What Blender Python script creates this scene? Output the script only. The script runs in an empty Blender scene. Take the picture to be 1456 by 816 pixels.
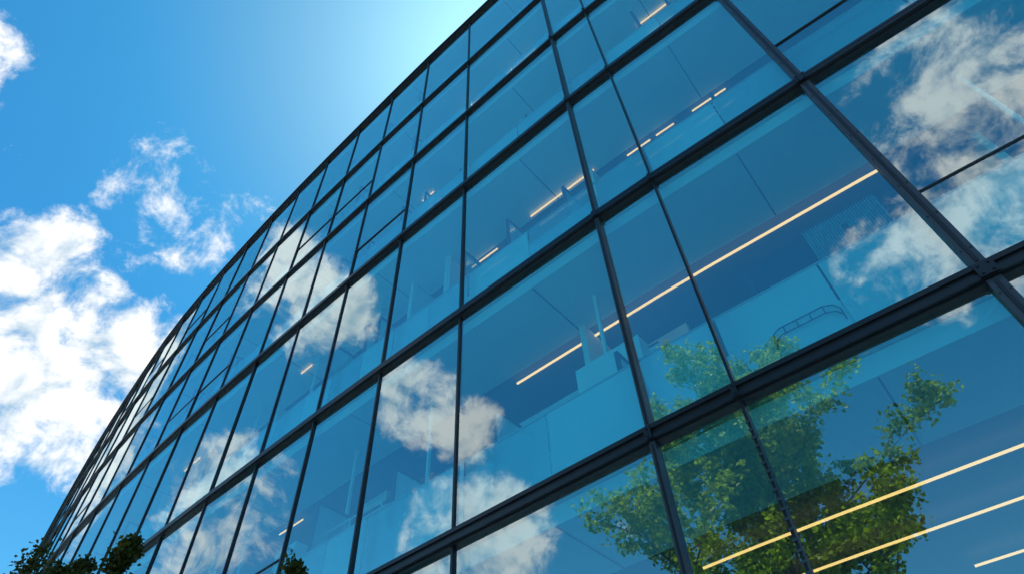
import bpy, bmesh, math, random
from mathutils import Vector, Matrix
random.seed(7)
S=bpy.context.scene
S.view_settings.view_transform='Standard'
S.view_settings.look='None'
S.view_settings.exposure=0
EYE=1.6
# ------------------------------------------------------------ node helpers
def mat(name):
    m=bpy.data.materials.new(name); m.use_nodes=True
    nt=m.node_tree; nt.nodes.clear()
    out=nt.nodes.new('ShaderNodeOutputMaterial')
    return m,nt,out
def pbr(name,col,rough=0.5,metal=0.0,noise=0.15,scale=3.0,bump=0.0):
    m,nt,out=mat(name)
    b=nt.nodes.new('ShaderNodeBsdfPrincipled')
    b.inputs['Roughness'].default_value=rough
    b.inputs['Metallic'].default_value=metal
    tc=nt.nodes.new('ShaderNodeTexCoord')
    n=nt.nodes.new('ShaderNodeTexNoise'); n.inputs['Scale'].default_value=scale; n.inputs['Detail'].default_value=6
    nt.links.new(tc.outputs['Object'],n.inputs['Vector'])
    r=nt.nodes.new('ShaderNodeMix'); r.data_type='RGBA'
    r.inputs['A'].default_value=(*[c*(1-noise) for c in col],1)
    r.inputs['B'].default_value=(*[min(1,c*(1+noise)) for c in col],1)
    nt.links.new(n.outputs['Fac'],r.inputs['Factor'])
    nt.links.new(r.outputs['Result'],b.inputs['Base Color'])
    if bump>0:
        bp=nt.nodes.new('ShaderNodeBump'); bp.inputs['Strength'].default_value=bump; bp.inputs['Distance'].default_value=0.02
        nt.links.new(n.outputs['Fac'],bp.inputs['Height']); nt.links.new(bp.outputs['Normal'],b.inputs['Normal'])
    nt.links.new(b.outputs[0],out.inputs[0])
    return m
def glassmat(name,tint,base=0.25,diff=0.0,wav=0.0,var=0.0):
    m,nt,out=mat(name)
    N=nt.nodes.new; L=nt.links.new
    tr=N('ShaderNodeBsdfTransparent'); tr.inputs[0].default_value=(*tint,1)
    gl=N('ShaderNodeBsdfGlossy'); gl.inputs['Roughness'].default_value=0.0
    gl.inputs['Color'].default_value=(0.86,0.98,1.0,1)
    lw=N('ShaderNodeLayerWeight'); lw.inputs['Blend'].default_value=0.5
    p=N('ShaderNodeMath'); p.operation='POWER'; p.inputs[1].default_value=4.0
    L(lw.outputs['Facing'],p.inputs[0])
    ma=N('ShaderNodeMath'); ma.operation='MULTIPLY_ADD'; ma.inputs[1].default_value=(1-base)*0.9; ma.inputs[2].default_value=base
    L(p.outputs[0],ma.inputs[0])
    ge=N('ShaderNodeNewGeometry')
    if var>0:
        mv=N('ShaderNodeMapRange'); mv.inputs['To Min'].default_value=base-var; mv.inputs['To Max'].default_value=base+var
        L(ge.outputs['Random Per Island'],mv.inputs['Value']); L(mv.outputs[0],ma.inputs[2])
    mx=N('ShaderNodeMixShader'); L(ma.outputs[0],mx.inputs[0])
    if diff>0:
        d=N('ShaderNodeBsdfDiffuse'); d.inputs[0].default_value=(0.88,0.96,0.97,1)
        m1=N('ShaderNodeMixShader')
        mr=N('ShaderNodeMapRange'); mr.inputs['To Min'].default_value=diff*0.35; mr.inputs['To Max'].default_value=min(1,diff*1.35)
        L(ge.outputs['Random Per Island'],mr.inputs['Value']); L(mr.outputs[0],m1.inputs[0])
        L(tr.outputs[0],m1.inputs[1]); L(d.outputs[0],m1.inputs[2]); L(m1.outputs[0],mx.inputs[1])
    else: L(tr.outputs[0],mx.inputs[1])
    L(gl.outputs[0],mx.inputs[2])
    if wav>0:
        tc=N('ShaderNodeTexCoord'); n=N('ShaderNodeTexNoise'); n.inputs['Scale'].default_value=0.9; n.inputs['Detail'].default_value=1
        L(tc.outputs['Object'],n.inputs['Vector'])
        bp=N('ShaderNodeBump'); bp.inputs['Strength'].default_value=1.0; bp.inputs['Distance'].default_value=wav
        L(n.outputs['Fac'],bp.inputs['Height']); L(bp.outputs[0],gl.inputs['Normal'])
    L(mx.outputs[0],out.inputs[0])
    return m
def emis(name,col,st):
    m,nt,out=mat(name); e=nt.nodes.new('ShaderNodeEmission')
    e.inputs[0].default_value=(*col,1); e.inputs[1].default_value=st
    nt.links.new(e.outputs[0],out.inputs[0]); return m

M_glass=glassmat('tinted_facade_glass',(0.33,0.97,1.0),0.39,0,0.0025,0.035)
M_rail=glassmat('balustrade_glass',(0.85,0.95,0.98),0.04,0.66)
M_frame=pbr('dark_anodised_aluminium',(0.026,0.032,0.04),0.38,0.5,0.25,4)
M_frame2=pbr('grey_steel_mullion',(0.06,0.074,0.092),0.42,0.4,0.2,3)
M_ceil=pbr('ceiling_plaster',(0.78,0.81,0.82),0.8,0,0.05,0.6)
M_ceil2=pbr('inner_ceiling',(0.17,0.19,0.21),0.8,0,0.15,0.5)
M_wall=pbr('interior_wall_paint',(0.92,0.92,0.91),0.7,0,0.04,0.8)
M_floor=pbr('interior_floor',(0.50,0.48,0.45),0.5,0,0.15,1)
M_light=emis('warm_strip_light',(1.0,0.25,0.085),4.6)
M_steel=pbr('brushed_steel',(0.6,0.62,0.65),0.4,0.5,0.1,8)
M_dark=pbr('dark_upholstery',(0.03,0.035,0.045),0.7,0,0.2,5)
M_curt=pbr('curtain_cloth',(0.50,0.54,0.58),0.9,0,0.1,5)

# ------------------------------------------------------------ building
def empty(name):
    e=bpy.data.objects.new(name,None); S.collection.objects.link(e); return e
def newobj(name,bm,m,parent=None,smooth=False):
    me=bpy.data.meshes.new(name); bm.to_mesh(me); bm.free()
    if smooth:
        for p in me.polygons: p.use_smooth=True
    for x in (m if isinstance(m,list) else [m]): me.materials.append(x)
    o=bpy.data.objects.new(name,me); S.collection.objects.link(o)
    if parent: o.parent=parent
    return o
bld=empty('glass_office_building')

ctrl=[(20,-6.6),(16,-4.2),(12,-1.72),(8,0.88),(4.0,3.64),(1.365,5.56),(-0.9,7.36),(-2.7,8.79),(-3.95,9.82),(-9.5,14.5),(-15.2,19.7),(-19.2,23.9),(-25.1,30.6),(-35.2,42.8),(-43,52.5)]
def cr(p0,p1,p2,p3,t):
    return 0.5*((2*p1)+(-p0+p2)*t+(2*p0-5*p1+4*p2-p3)*t*t+(-p0+3*p1-3*p2+p3)*t**3)
cv=[Vector(c) for c in ctrl]
dense=[]
for i in range(1,len(cv)-2):
    for k in range(40):
        dense.append(cr(cv[i-1],cv[i],cv[i+1],cv[i+2],k/40))
dense.append(cv[-2])
for it in range(60):
    dense=[dense[0]]+[(dense[i-1]+dense[i]*2+dense[i+1])/4 for i in range(1,len(dense)-1)]+[dense[-1]]
cum=[0]
for i in range(1,len(dense)): cum.append(cum[-1]+(dense[i]-dense[i-1]).length)
def at(s):
    import bisect
    i=max(1,min(len(cum)-1,bisect.bisect_left(cum,s)))
    t=(s-cum[i-1])/(cum[i]-cum[i-1]); return dense[i-1].lerp(dense[i],t)
def sof(p):
    p=Vector(p); return cum[min(range(len(dense)),key=lambda i:(dense[i]-p).length)]
s0=sof((4.0,3.64)); s1t=sof((2.17,4.98)); s1=sof((1.365,5.56)); s2=sof((-0.9,7.36))
s=s0-3.2
pre=[]
while s>0.3: pre.append((s,'main')); s-=3.2
stations=pre[::-1]+[(s0,'wide'),(s1t,'thin'),(s1,'main'),(s2,'norm')]
I0=len(pre); IT=I0+1; I1=I0+2; I2=I0+3
s=s2+2.0
while s<cum[-1]-0.2:
    stations.append((s,'norm')); s+=1.93
SP=[at(a[0]) for a in stations]
NS=len(SP)
def nrm(i):
    a=SP[max(0,i-1)]; b=SP[min(NS-1,i+1)]; t=(b-a).normalized(); return Vector((t.y,-t.x))
NR=[nrm(i) for i in range(NS)]
def P(i,off,z): 
    v=SP[i]+NR[i]*off; return Vector((v.x,v.y,z))
def PB(i,u,off,z):
    a=P(i,off,z); b=P(i+1,off,z); return a.lerp(b,u)

levels=[EYE+h for h in (4.1,8.16,12.3,15.95,19.5,23.2)]
allz=[0.0]+levels

def sweep(bm,prof,i0=0,i1=None):
    i1=NS-1 if i1 is None else i1
    rings=[]
    for i in range(i0,i1+1):
        rings.append([bm.verts.new(P(i,o,z)) for o,z in prof])
    n=len(prof)
    for a,b in zip(rings,rings[1:]):
        for k in range(n):
            bm.faces.new((a[k],a[(k+1)%n],b[(k+1)%n],b[k]))
    bm.faces.new(rings[0]); bm.faces.new(rings[-1][::-1])
def rect(o0,o1,z0,z1): return [(o0,z0),(o1,z0),(o1,z1),(o0,z1)]
def boxp(bm,c8):
    v=[bm.verts.new(c) for c in c8]
    for f in ((0,1,2,3),(7,6,5,4),(0,4,5,1),(1,5,6,2),(2,6,7,3),(3,7,4,0)):
        bm.faces.new([v[k] for k in f])
def barbox(bm,i,u0,u1,o0,o1,z0,z1,z0b=None,z1b=None):
    z0b=z0 if z0b is None else z0b; z1b=z1 if z1b is None else z1b
    boxp(bm,[PB(i,u0,o0,z0),PB(i,u1,o0,z0b),PB(i,u1,o1,z0b),PB(i,u0,o1,z0),
             PB(i,u0,o0,z1),PB(i,u1,o0,z1b),PB(i,u1,o1,z1b),PB(i,u0,o1,z1)])
def postbox(bm,i,w,o0,o1,z0,z1,du=0):
    t=Vector((-NR[i].y,NR[i].x,0)); c0=P(i,o0,0)+t*du; c1=P(i,o1,0)+t*du
    boxp(bm,[c0-t*w+Vector((0,0,z0)),c0+t*w+Vector((0,0,z0)),c1+t*w+Vector((0,0,z0)),c1-t*w+Vector((0,0,z0)),
             c0-t*w+Vector((0,0,z1)),c0+t*w+Vector((0,0,z1)),c1+t*w+Vector((0,0,z1)),c1-t*w+Vector((0,0,z1))])
def tube(bm,pts,rad,seg=7):
    rings=[]
    for i,p in enumerate(pts):
        t=(pts[min(i+1,len(pts)-1)]-pts[max(i-1,0)]).normalized()
        a=t.orthogonal().normalized(); b=t.cross(a)
        if rings:
            pa=(rings[-1][0].co-pts[i-1]); pa=(pa-t*pa.dot(t))
            if pa.length>1e-6: a=pa.normalized(); b=t.cross(a)
        rings.append([bm.verts.new(p+(a*math.cos(2*math.pi*k/seg)+b*math.sin(2*math.pi*k/seg))*rad[i]) for k in range(seg)])
    for r,q in zip(rings,rings[1:]):
        for k in range(seg): bm.faces.new((r[k],r[(k+1)%seg],q[(k+1)%seg],q[k]))
    bm.faces.new(rings[-1])

# horizontal transom beams : channel profile with two lips
bm=bmesh.new()
for k,z in enumerate(levels):
    h=0.10 if k==0 else 0.078
    if k>=3: h=0.07
    d=-0.10 if k<3 else -0.08
    sweep(bm,[(0.06,z-h),(d+0.05,z-h),(d+0.05,z-h+0.018),(d,z-h+0.018),(d,z-h+0.07),(d+0.04,z-h+0.07),(d+0.04,z+h-0.055),(d+0.012,z+h-0.055),(d+0.012,z+h),(0.06,z+h)])
sweep(bm,rect(-0.13,0.5,levels[-1]+0.085,levels[-1]+0.13))
newobj('transom_beams',bm,M_frame,bld)
# vertical mullions
bm=bmesh.new(); bm2=bmesh.new(); bmb=bmesh.new()
for i,(s,kind) in enumerate(stations):
    w={'wide':0.060,'thin':0.015,'main':0.032,'norm':0.017}[kind]
    d={'wide':-0.065,'thin':-0.05,'main':-0.07,'norm':-0.035}[kind]
    tgt=bm2 if kind in('wide','main') else bm
    for a,b in zip(allz,allz[1:]):
        postbox(tgt,i,w,d,0.05,a+(0.0 if a==0 else 0.09),b-0.09)
        if kind in ('wide','main'):
            postbox(bm,i,w*0.25,d-0.012,d-0.002,a+0.13,b-0.13)
    for z in levels[:-1]:
        if kind in('wide','main','thin'):
            postbox(bmb,i,max(w*1.25,0.03),-0.12,-0.102,z-0.08,z+0.065)
            for dz in (-0.05,0.035):
                for du in ((-w*0.7,w*0.7) if kind=='wide' else (0,)):
                    postbox(bmb,i,0.009,-0.132,-0.121,z+dz-0.009,z+dz+0.009,du)
newobj('slim_mullions',bm,M_frame,bld)
newobj('main_mullions',bm2,M_frame2,bld)
newobj('brackets',bmb,M_frame,bld)
bm=bmesh.new()
for i,(s,kind) in enumerate(stations):
    if kind in('wide',):
        z=0.5
        while z<levels[-1]:
            for du in (-0.04,0.04):
                postbox(bm,i,0.006,-0.078,-0.067,z-0.006,z+0.006,du)
            z+=0.55
    if kind=='thin':
        z=0.3
        while z<levels[0]-0.3:
            postbox(bm,i,0.024,-0.062,-0.0515,z-0.012,z+0.012); z+=0.09
newobj('bolts',bm,M_frame2,bld)
# glass panes + secondary transoms
bm=bmesh.new(); bt=bmesh.new()
rg=random.Random(3)
for i in range(NS-1):
    for k,(a,b) in enumerate(zip(allz,allz[1:])):
        has = (i<I0) or (i>=I2+1 and rg.random()<0.22)
        spl=a+(1.25 if k>0 else 2.6)
        segs=[(a,spl),(spl,b)] if has else [(a,b)]
        if has: barbox(bt,i,0.01,0.99,-0.02,0.03,spl-0.010,spl+0.010)
        for z0,z1 in segs:
            o=rg.uniform(-.002,.002); ou=rg.uniform(-.011,.011); oz=rg.uniform(-.011,.011)
            v=[bm.verts.new(PB(i,u,o+ou*(u-.5)+oz*(w-.5),z0+(z1-z0)*w)) for u,w in ((0,0),(1,0),(1,1),(0,1))]
            bm.faces.new(v)
newobj('facade_glass',bm,M_glass,bld)
newobj('slim_transoms',bt,M_frame,bld)
bm=bmesh.new()
for k,z in enumerate(levels[:-1]):
    for (sa,sb) in ((s2+30+k*2.2,s2+34+k*2.2),(s2+42,s2+45)):
        ids=[i for i,(s,_) in enumerate(stations) if sa<=s<=sb]
        if len(ids)>1: sweep(bm,rect(-0.45,-0.11,z-0.05,z+0.03),ids[0],ids[-1])
newobj('sunshade_fins',bm,M_frame,bld)
# slabs, ceilings
bs=bmesh.new(); bc=bmesh.new(); bc2=bmesh.new()
for z in levels:
    sweep(bs,rect(0.10,9.0,z-0.12,z+0.02))
    sweep(bc,rect(0.12,1.45,z-0.36,z-0.13))
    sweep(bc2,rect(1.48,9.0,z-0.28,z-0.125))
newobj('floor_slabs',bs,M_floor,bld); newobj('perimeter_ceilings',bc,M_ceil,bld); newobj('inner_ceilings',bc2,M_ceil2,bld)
bm=bmesh.new(); sweep(bm,rect(-0.1,9.2,0.03,0.12)); newobj('ground_floor_slab',bm,M_floor,bld)
bm=bmesh.new()
for z in levels:
    for i in range(0,NS-1):
        if i%2==0: barbox(bm,i,0.496,0.504,0.14,1.44,z-0.364,z-0.3605)
newobj('ceiling_joints',bm,M_frame2,bld)
bm=bmesh.new()
sweep(bm,rect(9.0,9.2,0,levels[-1]+0.1))
newobj('back_wall',bm,M_wall,bld)
bm=bmesh.new()
for i in (0,NS-2):
    u0=0.0 if i==0 else 0.95
    barbox(bm,i,u0,u0+0.05,0.1,9.0,0.1,levels[-1])
newobj('end_walls',bm,M_frame2,bld)
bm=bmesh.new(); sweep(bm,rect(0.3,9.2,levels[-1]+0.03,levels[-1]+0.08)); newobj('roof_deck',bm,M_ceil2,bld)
# partitions / columns / balustrades / stairs / lights
bw=bmesh.new(); bcol=bmesh.new(); br=bmesh.new(); bh=bmesh.new(); bl=bmesh.new(); bst=bmesh.new(); bgp=bmesh.new(); bfr=bmesh.new(); bpo=bmesh.new()
rg=random.Random(11); r2=random.Random(23); r3=random.Random(5)
for k,(a,b) in enumerate(zip(allz,allz[1:])):
    for i in range(NS-1):
        Ln=(SP[i+1]-SP[i]).length
        hero=(k==1 and I0<=i<I1)
        if rg.random()<0.35 and Ln>1.5 and not hero:
            u=rg.uniform(.15,.85); o0=rg.choice((0.9,1.3,1.9))
            barbox(bw,i,u,u+0.1/Ln,o0,o0+rg.uniform(1.5,4),a+0.03,b-0.37)
        if rg.random()<0.45 and Ln>1.5:
            o0=rg.uniform(1.9,3.2)
            barbox(bw,i,rg.uniform(0,.3),rg.uniform(.6,.99),o0,o0+0.1,a+0.03,b-rg.choice((0.37,0.9,1.3,1.7)))
        for rep in range(2):
          if rg.random()<0.6 and Ln>1.5 and k>0:
            u=rg.uniform(.05,.45)+.5*rep; du=0.022/Ln; top=a+rg.choice((1.6,1.9,2.2,2.5)); dp=rg.choice((1.0,1.4,1.9))
            barbox(bgp,i,u,u+du*0.6,0.30,dp,a+0.06,top)
            barbox(bfr,i,u-du,u+du*1.6,0.25,0.29,a+0.03,top+0.04)
            barbox(bfr,i,u-du,u+du*1.6,0.30,dp,top+0.003,top+0.04)
            barbox(bfr,i,u-du,u+du*1.6,dp+.003,dp+.04,a+0.03,top+0.04)
        # white cabinets / low walls standing a metre behind the glass
        if k>0 and Ln>1.5 and not hero and r2.random()<.6:
            u=r2.uniform(0.02,.5); o0=r2.choice((.62,.8,1.0)); barbox(bst,i,u,u+r2.uniform(.2,.48),o0,o0+.25,a+.03,a+r2.choice((1.55,1.8,2.1)))
        # slender white posts of the inner gallery
        if k>0 and Ln>1.5 and r2.random()<.65:
            u=r2.uniform(.1,.9); barbox(bpo,i,u,u+.05/Ln,.9,.95,a+.03,b-.37)
        # inner gallery rails : three thin bars between posts
        if k>0 and Ln>1.5 and not hero and r3.random()<.55:
            ua=r3.uniform(0,.3); ub=r3.uniform(.6,1.0)
            for zz in (1.45,1.62,1.79): barbox(bpo,i,ua,ub,.56,.58,a+zz,a+zz+.022)
            for u in (ua,(ua+ub)/2,ub-.012): barbox(bpo,i,u,u+.012,.581,.60,a+.03,a+1.83)
        if k>0 and (rg.random()<0.7 or hero):
            hh=rg.choice((0.5,0.65,0.85)); u1=1.0 if rg.random()<.6 else .6
            if hero: hh,u1=.66,1
            barbox(bst,i,0.0,u1,0.19,0.24,a+0.03,a+hh)
        if k>0 and rg.random()<0.5 and Ln>1.5:
            barbox(bgp,i,.03,.97,1.15,1.165,a+0.03,a+rg.choice((1.9,2.3)))
            barbox(bfr,i,.03,.97,1.14,1.175,a+2.303,a+2.33)
        if i%4==1:
            c=PB(i,0.5,5.0,0); bmesh.ops.create_cone(bcol,cap_ends=True,segments=24,radius1=.2,radius2=.2,depth=b-a-0.4,matrix=Matrix.Translation((c.x,c.y,(a+b)/2-0.15)))
        if k>0:
            if i==I0: barbox(br,i,0.01,0.46,0.16,0.172,a+0.10,a+1.20); barbox(br,i,0.47,0.99,0.16,0.172,a+0.10,a+1.20)
            elif Ln>1.5: barbox(br,i,0.01,0.495,0.16,0.172,a+0.10,a+1.20); barbox(br,i,0.505,0.99,0.16,0.172,a+0.10,a+1.20)
            else: barbox(br,i,0.02,0.98,0.16,0.172,a+0.10,a+1.20)
            barbox(bh,i,0.0,1.0,0.152,0.18,a+1.203,a+1.225)
    if k>0:
        for st in (I2+3*k%7,I2+8+k,I2+15-k):
            if st+1<NS-1:
                zm=(a+b)/2
                barbox(bst,st,0,1,1.42,1.49,a+0.1,a+0.42,zm,zm+0.32)
                barbox(bst,st+1,0,1,1.42,1.49,zm,zm+0.32,b-0.70,b-0.38)
    # pendant strip lights
    if k==0:
        zz=b-0.42
        for off,segs in ((2.05,((I0-2,.1,1),(I0-1,0,.80),(I0-1,.9,1),(I0,0,1),(IT,0,1),(I1,0,.25))),
                         (3.1,((I0-2,0,1),(I0-1,0,1),(I0,0,1),(IT,0,1))),
                         (4.4,((I0-2,0,.8),(I0-1,0,1),(I0,0,.6)))):
            for q,u0,u1 in segs: barbox(bl,q,u0,u1,off-.010,off+.010,zz,zz+.025)
        for off in (2.05,3.1,4.4):
            for q in range(I2,NS-1):
                if rg.random()<.2: barbox(bl,q,0.1,.8,off-.010,off+.010,zz,zz+.025)
    elif k==1:
        zz=b-0.42
        barbox(bl,I0-1,.9,1,1.6,1.630,zz,zz+.03)
        for q in (I0,IT,I1):
            barbox(bl,q,0,1.0,1.6,1.630,zz,zz+.03)
        barbox(bl,I2,0,.08,1.6,1.630,zz,zz+.03)
        for q in range(0,NS-1):
            if q<I0-1 and q%2: barbox(bl,q,0.1,0.5,1.6,1.63,zz,zz+.03)
            if q>I2 and q%4==2: barbox(bl,q,0.3,0.75,1.6,1.62,zz,zz+.03)
    else:
        zz=b-0.42
        if k==2:
            for q,u0,u1,off in ((I0,.30,.62,1.55),(I0,.80,.98,1.55),(I1,.15,.75,1.35),(I1,.55,.9,2.1),(I2,.2,.6,1.5),(IT,.1,.7,1.55)):
                barbox(bl,q,u0,u1,off-.012,off+.012,zz,zz+.03)
        for q in range(0,NS-1):
            if k==2 and I0<=q<=I2: continue
            for off in (0.9,1.6,2.4):
                if r2.random()<(.45 if q<=I2 else .10):
                    u=r2.uniform(.05,.4); barbox(bl,q,u,u+r2.uniform(.2,.5),off-.012,off+.012,zz,zz+.03)
newobj('partition_walls',bw,M_wall,bld); newobj('round_columns',bcol,M_wall,bld,True)
newobj('stairs_and_parapets',bst,M_wall,bld); newobj('gallery_posts',bpo,M_wall,bld)
newobj('meeting_room_screens',bgp,M_rail,bld); newobj('screen_frames',bfr,M_frame2,bld)
newobj('balustrade_glass',br,M_rail,bld); newobj('handrails',bh,M_steel,bld); newobj('strip_lights',bl,M_light,bld)
# lounge pod, curtain and bent tube rail on the first floor (bay left of wide mullion)
z1=levels[0]
bm=bmesh.new()
o=.75; prof=[]
for cx,cz,a0 in ((0.66,2.0,0),(0.56,2.0,90),(0.56,0.9,180),(0.66,0.9,270)):
    for q in range(6):
        an=math.radians(a0+q*18); prof.append((cx+0.10*math.cos(an),cz+0.25*math.sin(an)))
fr=[bm.verts.new(PB(I0,u,o,z1+z)) for u,z in prof]; bk=[bm.verts.new(PB(I0,u,o+.7,z1+z)) for u,z in prof]
bm.faces.new(fr); bm.faces.new(bk[::-1])
for q in range(len(fr)): bm.faces.new((fr[q],fr[(q+1)%len(fr)],bk[(q+1)%len(fr)],bk[q]))
newobj('lounge_pod',bm,M_dark,bld)
bm=bmesh.new(); prev=None
for q in range(161):
    u=0.06+0.38*q/160; off=.62+0.03*math.sin(q*1.1)
    a_=bm.verts.new(PB(I0,u,off,z1+0.1)); b_=bm.verts.new(PB(I0,u,off,z1+2.2))
    if prev: bm.faces.new((prev[0],a_,b_,prev[1]))
    prev=(a_,b_)
newobj('curtain',bm,M_curt,bld,True)
bm=bmesh.new()
for dz in (0,.10):
    pts=[PB(I0,.48,.13,z1+.36)]
    for u,z in ((.48,.42),(.50,.50),(.54,.54),(.60,.54),(.68,.54),(.74,.54),(.77,.50),(.78,.4)):
        pts.append(PB(I0,u,.13,z1+z+dz*.9))
    tube(bm,pts,[.007]*len(pts),8)
for u in (.54,.60,.66,.72): tube(bm,[PB(I0,u,.13,z1+.54),PB(I0,u,.13,z1+.63)],[.006,.006],6)
newobj('bent_tube_rail',bm,M_frame2,bld,True)

# ------------------------------------------------------------ ground
bm=bmesh.new()
bmesh.ops.create_grid(bm,x_segments=1,y_segments=1,size=1500)
g=newobj('ground',bm,pbr('grass_ground',(0.06,0.09,0.03),0.9,0,0.4,0.5))
def sheet(name,x0,x1,y0,y1,z,m):
    bm=bmesh.new(); boxp(bm,[(x0,y0,0.001),(x1,y0,0.001),(x1,y1,0.001),(x0,y1,0.001),(x0,y0,z),(x1,y0,z),(x1,y1,z),(x0,y1,z)])
    return newobj(name,bm,m)
m,nt,out=mat('paving_stone')
b=nt.nodes.new('ShaderNodeBsdfPrincipled'); b.inputs['Roughness'].default_value=.8
tc=nt.nodes.new('ShaderNodeTexCoord'); bk=nt.nodes.new('ShaderNodeTexBrick')
bk.inputs['Color1'].default_value=(.50,.49,.47,1); bk.inputs['Color2'].default_value=(.44,.43,.41,1); bk.inputs['Mortar'].default_value=(.15,.15,.15,1)
bk.inputs['Scale'].default_value=1.2; bk.inputs['Mortar Size'].default_value=.01
nt.links.new(tc.outputs['Object'],bk.inputs['Vector']); nt.links.new(bk.outputs[0],b.inputs['Base Color']); nt.links.new(b.outputs[0],out.inputs[0])
sheet('plaza_pavement',-60,40,-40,60,0.02,m)

# ------------------------------------------------------------ trees
def leafmat(name,c1,c2):
    m,nt,out=mat(name); N=nt.nodes.new; L=nt.links.new
    oi=N('ShaderNodeNewGeometry'); 
    mx=N('ShaderNodeMix'); mx.data_type='RGBA'; mx.inputs['A'].default_value=(*c1,1); mx.inputs['B'].default_value=(*c2,1)
    L(oi.outputs['Random Per Island'],mx.inputs['Factor'])
    d=N('ShaderNodeBsdfDiffuse'); t=N('ShaderNodeBsdfTranslucent'); L(mx.outputs['Result'],d.inputs[0]); L(mx.outputs['Result'],t.inputs[0])
    gl=N('ShaderNodeBsdfGlossy'); gl.inputs['Roughness'].default_value=.45; gl.inputs[0].default_value=(.6,.6,.6,1)
    m1=N('ShaderNodeMixShader'); m1.inputs[0].default_value=.5; L(d.outputs[0],m1.inputs[1]); L(t.outputs[0],m1.inputs[2])
    m2=N('ShaderNodeMixShader'); m2.inputs[0].default_value=.03; L(m1.outputs[0],m2.inputs[1]); L(gl.outputs[0],m2.inputs[2])
    L(m2.outputs[0],out.inputs[0]); return m
M_leaf=leafmat('green_leaves',(0.08,0.15,0.003),(0.42,0.60,0.010))
M_leaf2=leafmat('dark_leaves',(0.03,0.05,0.01),(0.12,0.11,0.015))
M_bark=pbr('bark',(0.09,0.06,0.04),.9,0,.4,9,.5)
def tree(name,base,height,crown0,radf,nbr,leaf,lmat,seed,dens=1.0,spread=(.5,.75,1.0,1.15),nsub=9):
    R=random.Random(seed); e=empty(name); e.location=base
    bm=bmesh.new(); lv=bmesh.new()
    n=12
    tp=[]; x=y=0
    for i in range(n+1):
        f=i/n; x+=R.uniform(-.012,.012)*height; y+=R.uniform(-.012,.012)*height
        tp.append(Vector((x*f,y*f,height*f*0.97)))
    r0=height*0.011
    tube(bm,tp,[max(.012,r0*(1-i/n)**.8*(1.25 if i==0 else 1)) for i in range(n+1)],10)
    def leaves(p,cnt,sp):
        for _ in range(cnt):
            q=p+Vector((R.gauss(0,sp),R.gauss(0,sp),R.gauss(0,sp*.8)))
            a=Vector((R.gauss(0,1),R.gauss(0,1),R.gauss(0,.6))).normalized()
            b=a.cross(Vector((R.gauss(0,1),R.gauss(0,1),R.gauss(0,1)))).normalized()
            l=leaf*R.uniform(.6,1.25); w=l*.36
            c=a.cross(b)*l*.12
            v=[lv.verts.new(q),lv.verts.new(q+a*l*.5+b*w+c),lv.verts.new(q+a*l),lv.verts.new(q+a*l*.5-b*w+c)]
            lv.faces.new(v)
    def branch(p,d,length,r,depth):
        k=6; pts=[p]; dd=d.copy(); q=p.copy()
        for i in range(k):
            dd=(dd+Vector((R.gauss(0,.15),R.gauss(0,.15),R.gauss(0.05,.11)))).normalized()
            q=q+dd*length/k; pts.append(q)
        tube(bm,pts,[max(.004,r*(1-i/(k+.5))) for i in range(k+1)],6 if depth<2 else 4)
        if depth<3:
            m={1:nsub,2:5}[depth]
            for j in range(m):
                f=R.uniform(.25,1.0); idx=min(k-1,int(f*k)); pp=pts[idx].lerp(pts[idx+1],R.random())
                nd=(dd*.85+Vector((R.gauss(0,.55),R.gauss(0,.55),R.gauss(.12,.38)))).normalized()
                branch(pp,nd,length*R.uniform(.2,.36),r*.4,depth+1)
        if depth>=2:
            for i in range(1,k+1):
                leaves(pts[i],int(R.choice((1,3,5,6))*dens),leaf*.75)
        elif depth==1:
            for i in (4,5,6): leaves(pts[i],int(5*dens),leaf*1.0)
    for j in range(nbr):
        f=(j+R.random())/nbr; z=crown0+(height*0.97-crown0)*f
        g=z/(height*.97)*n; i=min(n-1,int(g)); p=tp[i].lerp(tp[i+1],g-i)
        az=j*2.4+R.uniform(-.5,.5); rr=radf(f)*R.choice(spread)
        up=.25+.9*f
        branch(p,Vector((math.cos(az),math.sin(az),up)).normalized(),rr*math.sqrt(1+up*up*.6),r0*.42*(1-f*.7),1)
    newobj('trunk_and_branches',bm,M_bark,e,True)
    newobj('foliage',lv,lmat,e)
    return e
tree('deciduous_tree',(-11.2,-5.6,0.02),18.9,6.5,lambda f:7.4*(1-f)**.7+0.6,44,0.19,M_leaf,21,1.45,(.5,.8,1.0,1.1),12)
tree('young_tree',(-8.9,12.3,0.02),8.55,3.5,lambda f:1.9*(1-f)**.7+0.3,14,0.10,M_leaf2,8,.6)
tree('young_tree',(-6.9,10.6,0.02),7.75,3.5,lambda f:1.6*(1-f)**.7+0.3,12,0.10,M_leaf2,9,.6)
tree('young_tree',(-2.55,7.7,0.02),5.85,3.0,lambda f:0.6*(1-f)**.7+0.12,10,0.07,M_leaf2,12,.5)

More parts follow.
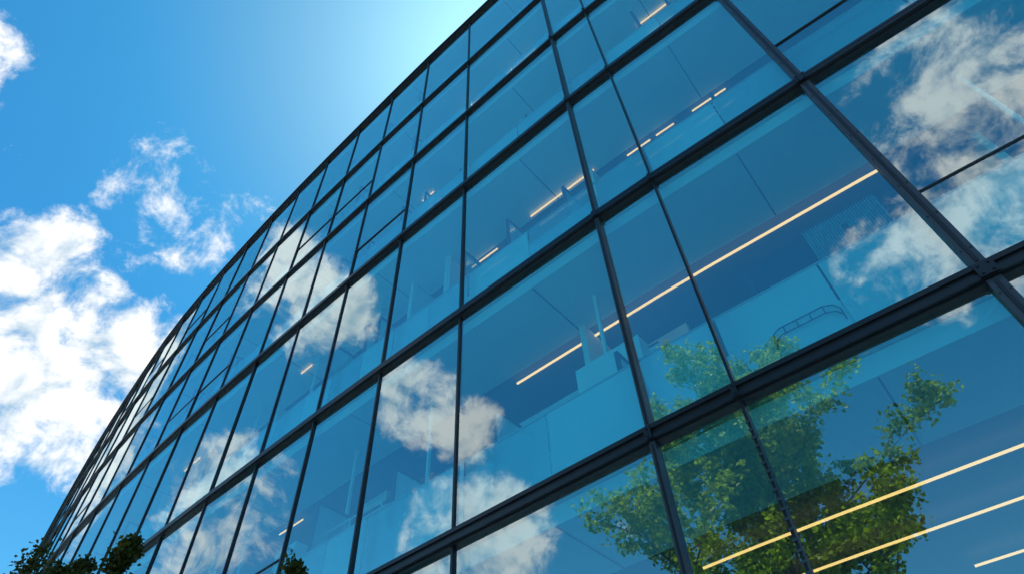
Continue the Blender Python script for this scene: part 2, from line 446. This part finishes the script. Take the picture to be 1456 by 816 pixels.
# ------------------------------------------------------------ world sky with clouds
W=bpy.data.worlds.new('World'); S.world=W; W.use_nodes=True
nt=W.node_tree; nt.nodes.clear(); N=nt.nodes.new; L=nt.links.new
out=N('ShaderNodeOutputWorld')
sunaz=Vector((0.06,0.98)).normalized(); sunel=math.radians(69)
sd=Vector((sunaz.x*math.cos(sunel),sunaz.y*math.cos(sunel),math.sin(sunel)))
sky=N('ShaderNodeTexSky'); sky.sky_type='NISHITA'; sky.sun_disc=False
sky.sun_elevation=sunel; sky.sun_rotation=math.atan2(sunaz.x,sunaz.y)%(2*math.pi)
sky.air_density=1.0; sky.dust_density=0.72; sky.ozone_density=1.1
tc=N('ShaderNodeTexCoord')
vn=N('ShaderNodeVectorMath'); vn.operation='NORMALIZE'; L(tc.outputs['Generated'],vn.inputs[0])
D=vn.outputs[0]
ds=N('ShaderNodeVectorMath'); ds.operation='DOT_PRODUCT'; L(D,ds.inputs[0]); ds.inputs[1].default_value=sd
ga=N('ShaderNodeMapRange'); ga.interpolation_type='SMOOTHSTEP'; ga.inputs['From Min'].default_value=math.cos(math.radians(30)); ga.inputs['From Max'].default_value=math.cos(math.radians(8)); L(ds.outputs['Value'],ga.inputs['Value'])
tcx=N('ShaderNodeMix'); tcx.data_type='RGBA'; tcx.inputs['A'].default_value=(0.20,0.97,1.28,1); tcx.inputs['B'].default_value=(0.44,0.95,1.10,1); L(ga.outputs[0],tcx.inputs['Factor'])
tint=N('ShaderNodeMix'); tint.data_type='RGBA'; tint.blend_type='MULTIPLY'; tint.inputs['Factor'].default_value=1
L(sky.outputs[0],tint.inputs['A']); L(tcx.outputs['Result'],tint.inputs['B'])
sx=N('ShaderNodeSeparateXYZ'); L(D,sx.inputs[0])
hz=N('ShaderNodeMapRange'); hz.interpolation_type='SMOOTHSTEP'; hz.inputs['From Min'].default_value=.62; hz.inputs['From Max'].default_value=.15; hz.inputs['To Max'].default_value=.6
L(sx.outputs['Z'],hz.inputs['Value'])
hm=N('ShaderNodeMix'); hm.data_type='RGBA'; hm.inputs['B'].default_value=(1.6,4.8,7.4,1)
L(hz.outputs[0],hm.inputs['Factor']); L(tint.outputs['Result'],hm.inputs['A'])
bg=N('ShaderNodeBackground'); bg.inputs[1].default_value=0.137; L(hm.outputs['Result'],bg.inputs[0])
def mth(op,a,b=None,c=None,clamp=False):
    n=N('ShaderNodeMath'); n.operation=op; n.use_clamp=clamp
    for k,v in enumerate((a,b,c)):
        if v is None: continue
        if isinstance(v,(int,float)): n.inputs[k].default_value=v
        else: L(v,n.inputs[k])
    return n.outputs[0]
blobs=[((-667,570,725),6.2,1.0),((-533,645,655),5.4,1.0),((-656,676,636),6.5,1.0),((-600,660,640),5.5,1.0),((-740,600,600),8,1.0),
 ((-483,457,818),4.8,.66),((-440,500,780),4.8,.74),((-693,386,878),3,.40),((-400,500,800),4.5,.6),
 ((-157,-775,877),8,.76),((-281,-845,760),8,.86),((-391,-717,705),5,.8),
 ((-721,-23,608),4.5,.95),((-740,-96,580),3.5,.9),((-866,-131,470),6.5,1.0),((-605,225,735),4.8,.9),((-638,151,697),4.8,.9),((-874,300,524),6,.85),
 ((-800,-400,450),6,.5),((300,-800,600),10,.8),((700,-300,500),12,.9)]
mask=None
for c,r,w in blobs:
    v=Vector(c).normalized()
    dt=N('ShaderNodeVectorMath'); dt.operation='DOT_PRODUCT'; L(D,dt.inputs[0]); dt.inputs[1].default_value=v
    mr=N('ShaderNodeMapRange'); mr.interpolation_type='SMOOTHSTEP'
    mr.inputs['From Min'].default_value=math.cos(math.radians(r*1.5)); mr.inputs['From Max'].default_value=math.cos(math.radians(r*0.25))
    mr.inputs['To Max'].default_value=w
    L(dt.outputs['Value'],mr.inputs['Value'])
    mask=mr.outputs[0] if mask is None else mth('MAXIMUM',mask,mr.outputs[0])
def cn(offset,scale,detail,rough,dist=0.0):
    va=N('ShaderNodeVectorMath'); va.operation='ADD'; L(D,va.inputs[0]); va.inputs[1].default_value=offset
    n=N('ShaderNodeTexNoise'); n.inputs['Scale'].default_value=scale; n.inputs['Detail'].default_value=detail; n.inputs['Roughness'].default_value=rough; n.inputs['Distortion'].default_value=dist
    L(va.outputs[0],n.inputs['Vector']); return n.outputs['Fac']
n1=cn((3,1,2),13,11,.66,.25)
n2=cn(Vector((3,1,2))+sd*0.025,13,5,.58,.25)
n3=cn((3,1,2),13,5,.58,.25)
dens=mth('ADD',n1,mth('MULTIPLY',mask,0.5))
dm=N('ShaderNodeMapRange'); dm.interpolation_type='SMOOTHSTEP'; dm.inputs['From Min'].default_value=0.78; dm.inputs['From Max'].default_value=1.02
L(dens,dm.inputs['Value'])
shade=mth('ADD',mth('MULTIPLY',mth('SUBTRACT',n3,n2),2.6),0.82)
thick=mth('SUBTRACT',shade,mth('MULTIPLY',mth('SUBTRACT',dens,0.95,clamp=True),0.8),clamp=True)
cc=N('ShaderNodeMix'); cc.data_type='RGBA'; cc.inputs['A'].default_value=(.44,.58,.70,1); cc.inputs['B'].default_value=(.97,.97,.96,1)
sm=N('ShaderNodeMapRange'); sm.inputs['From Min'].default_value=.4; sm.inputs['From Max'].default_value=.9; L(thick,sm.inputs['Value'])
L(sm.outputs[0],cc.inputs['Factor'])
bg2=N('ShaderNodeBackground'); bg2.inputs[1].default_value=1.2; L(cc.outputs['Result'],bg2.inputs[0])
ms=N('ShaderNodeMixShader'); L(dm.outputs[0],ms.inputs[0]); L(bg.outputs[0],ms.inputs[1]); L(bg2.outputs[0],ms.inputs[2])
L(ms.outputs[0],out.inputs[0])
# sun
sl=bpy.data.lights.new('sun','SUN'); sl.energy=5.0; sl.angle=math.radians(.5); sl.color=(1,.95,.87)
so=bpy.data.objects.new('sun',sl); S.collection.objects.link(so); so.rotation_euler=(-sd).to_track_quat('-Z','Y').to_euler()
# camera
cd=bpy.data.cameras.new('camera'); cam=bpy.data.objects.new('camera',cd); S.collection.objects.link(cam); S.camera=cam
cd.sensor_width=36; cd.lens=22.77; cd.clip_end=5000; cd.clip_start=.05
right=Vector((.998,.0479,-.04)).normalized(); back=Vector((0,-.6411,-.7674)).normalized(); up=back.cross(right).normalized(); right=up.cross(back)
M=Matrix((right,up,back)).transposed().to_4x4(); M.translation=(0,0,EYE); cam.matrix_world=M
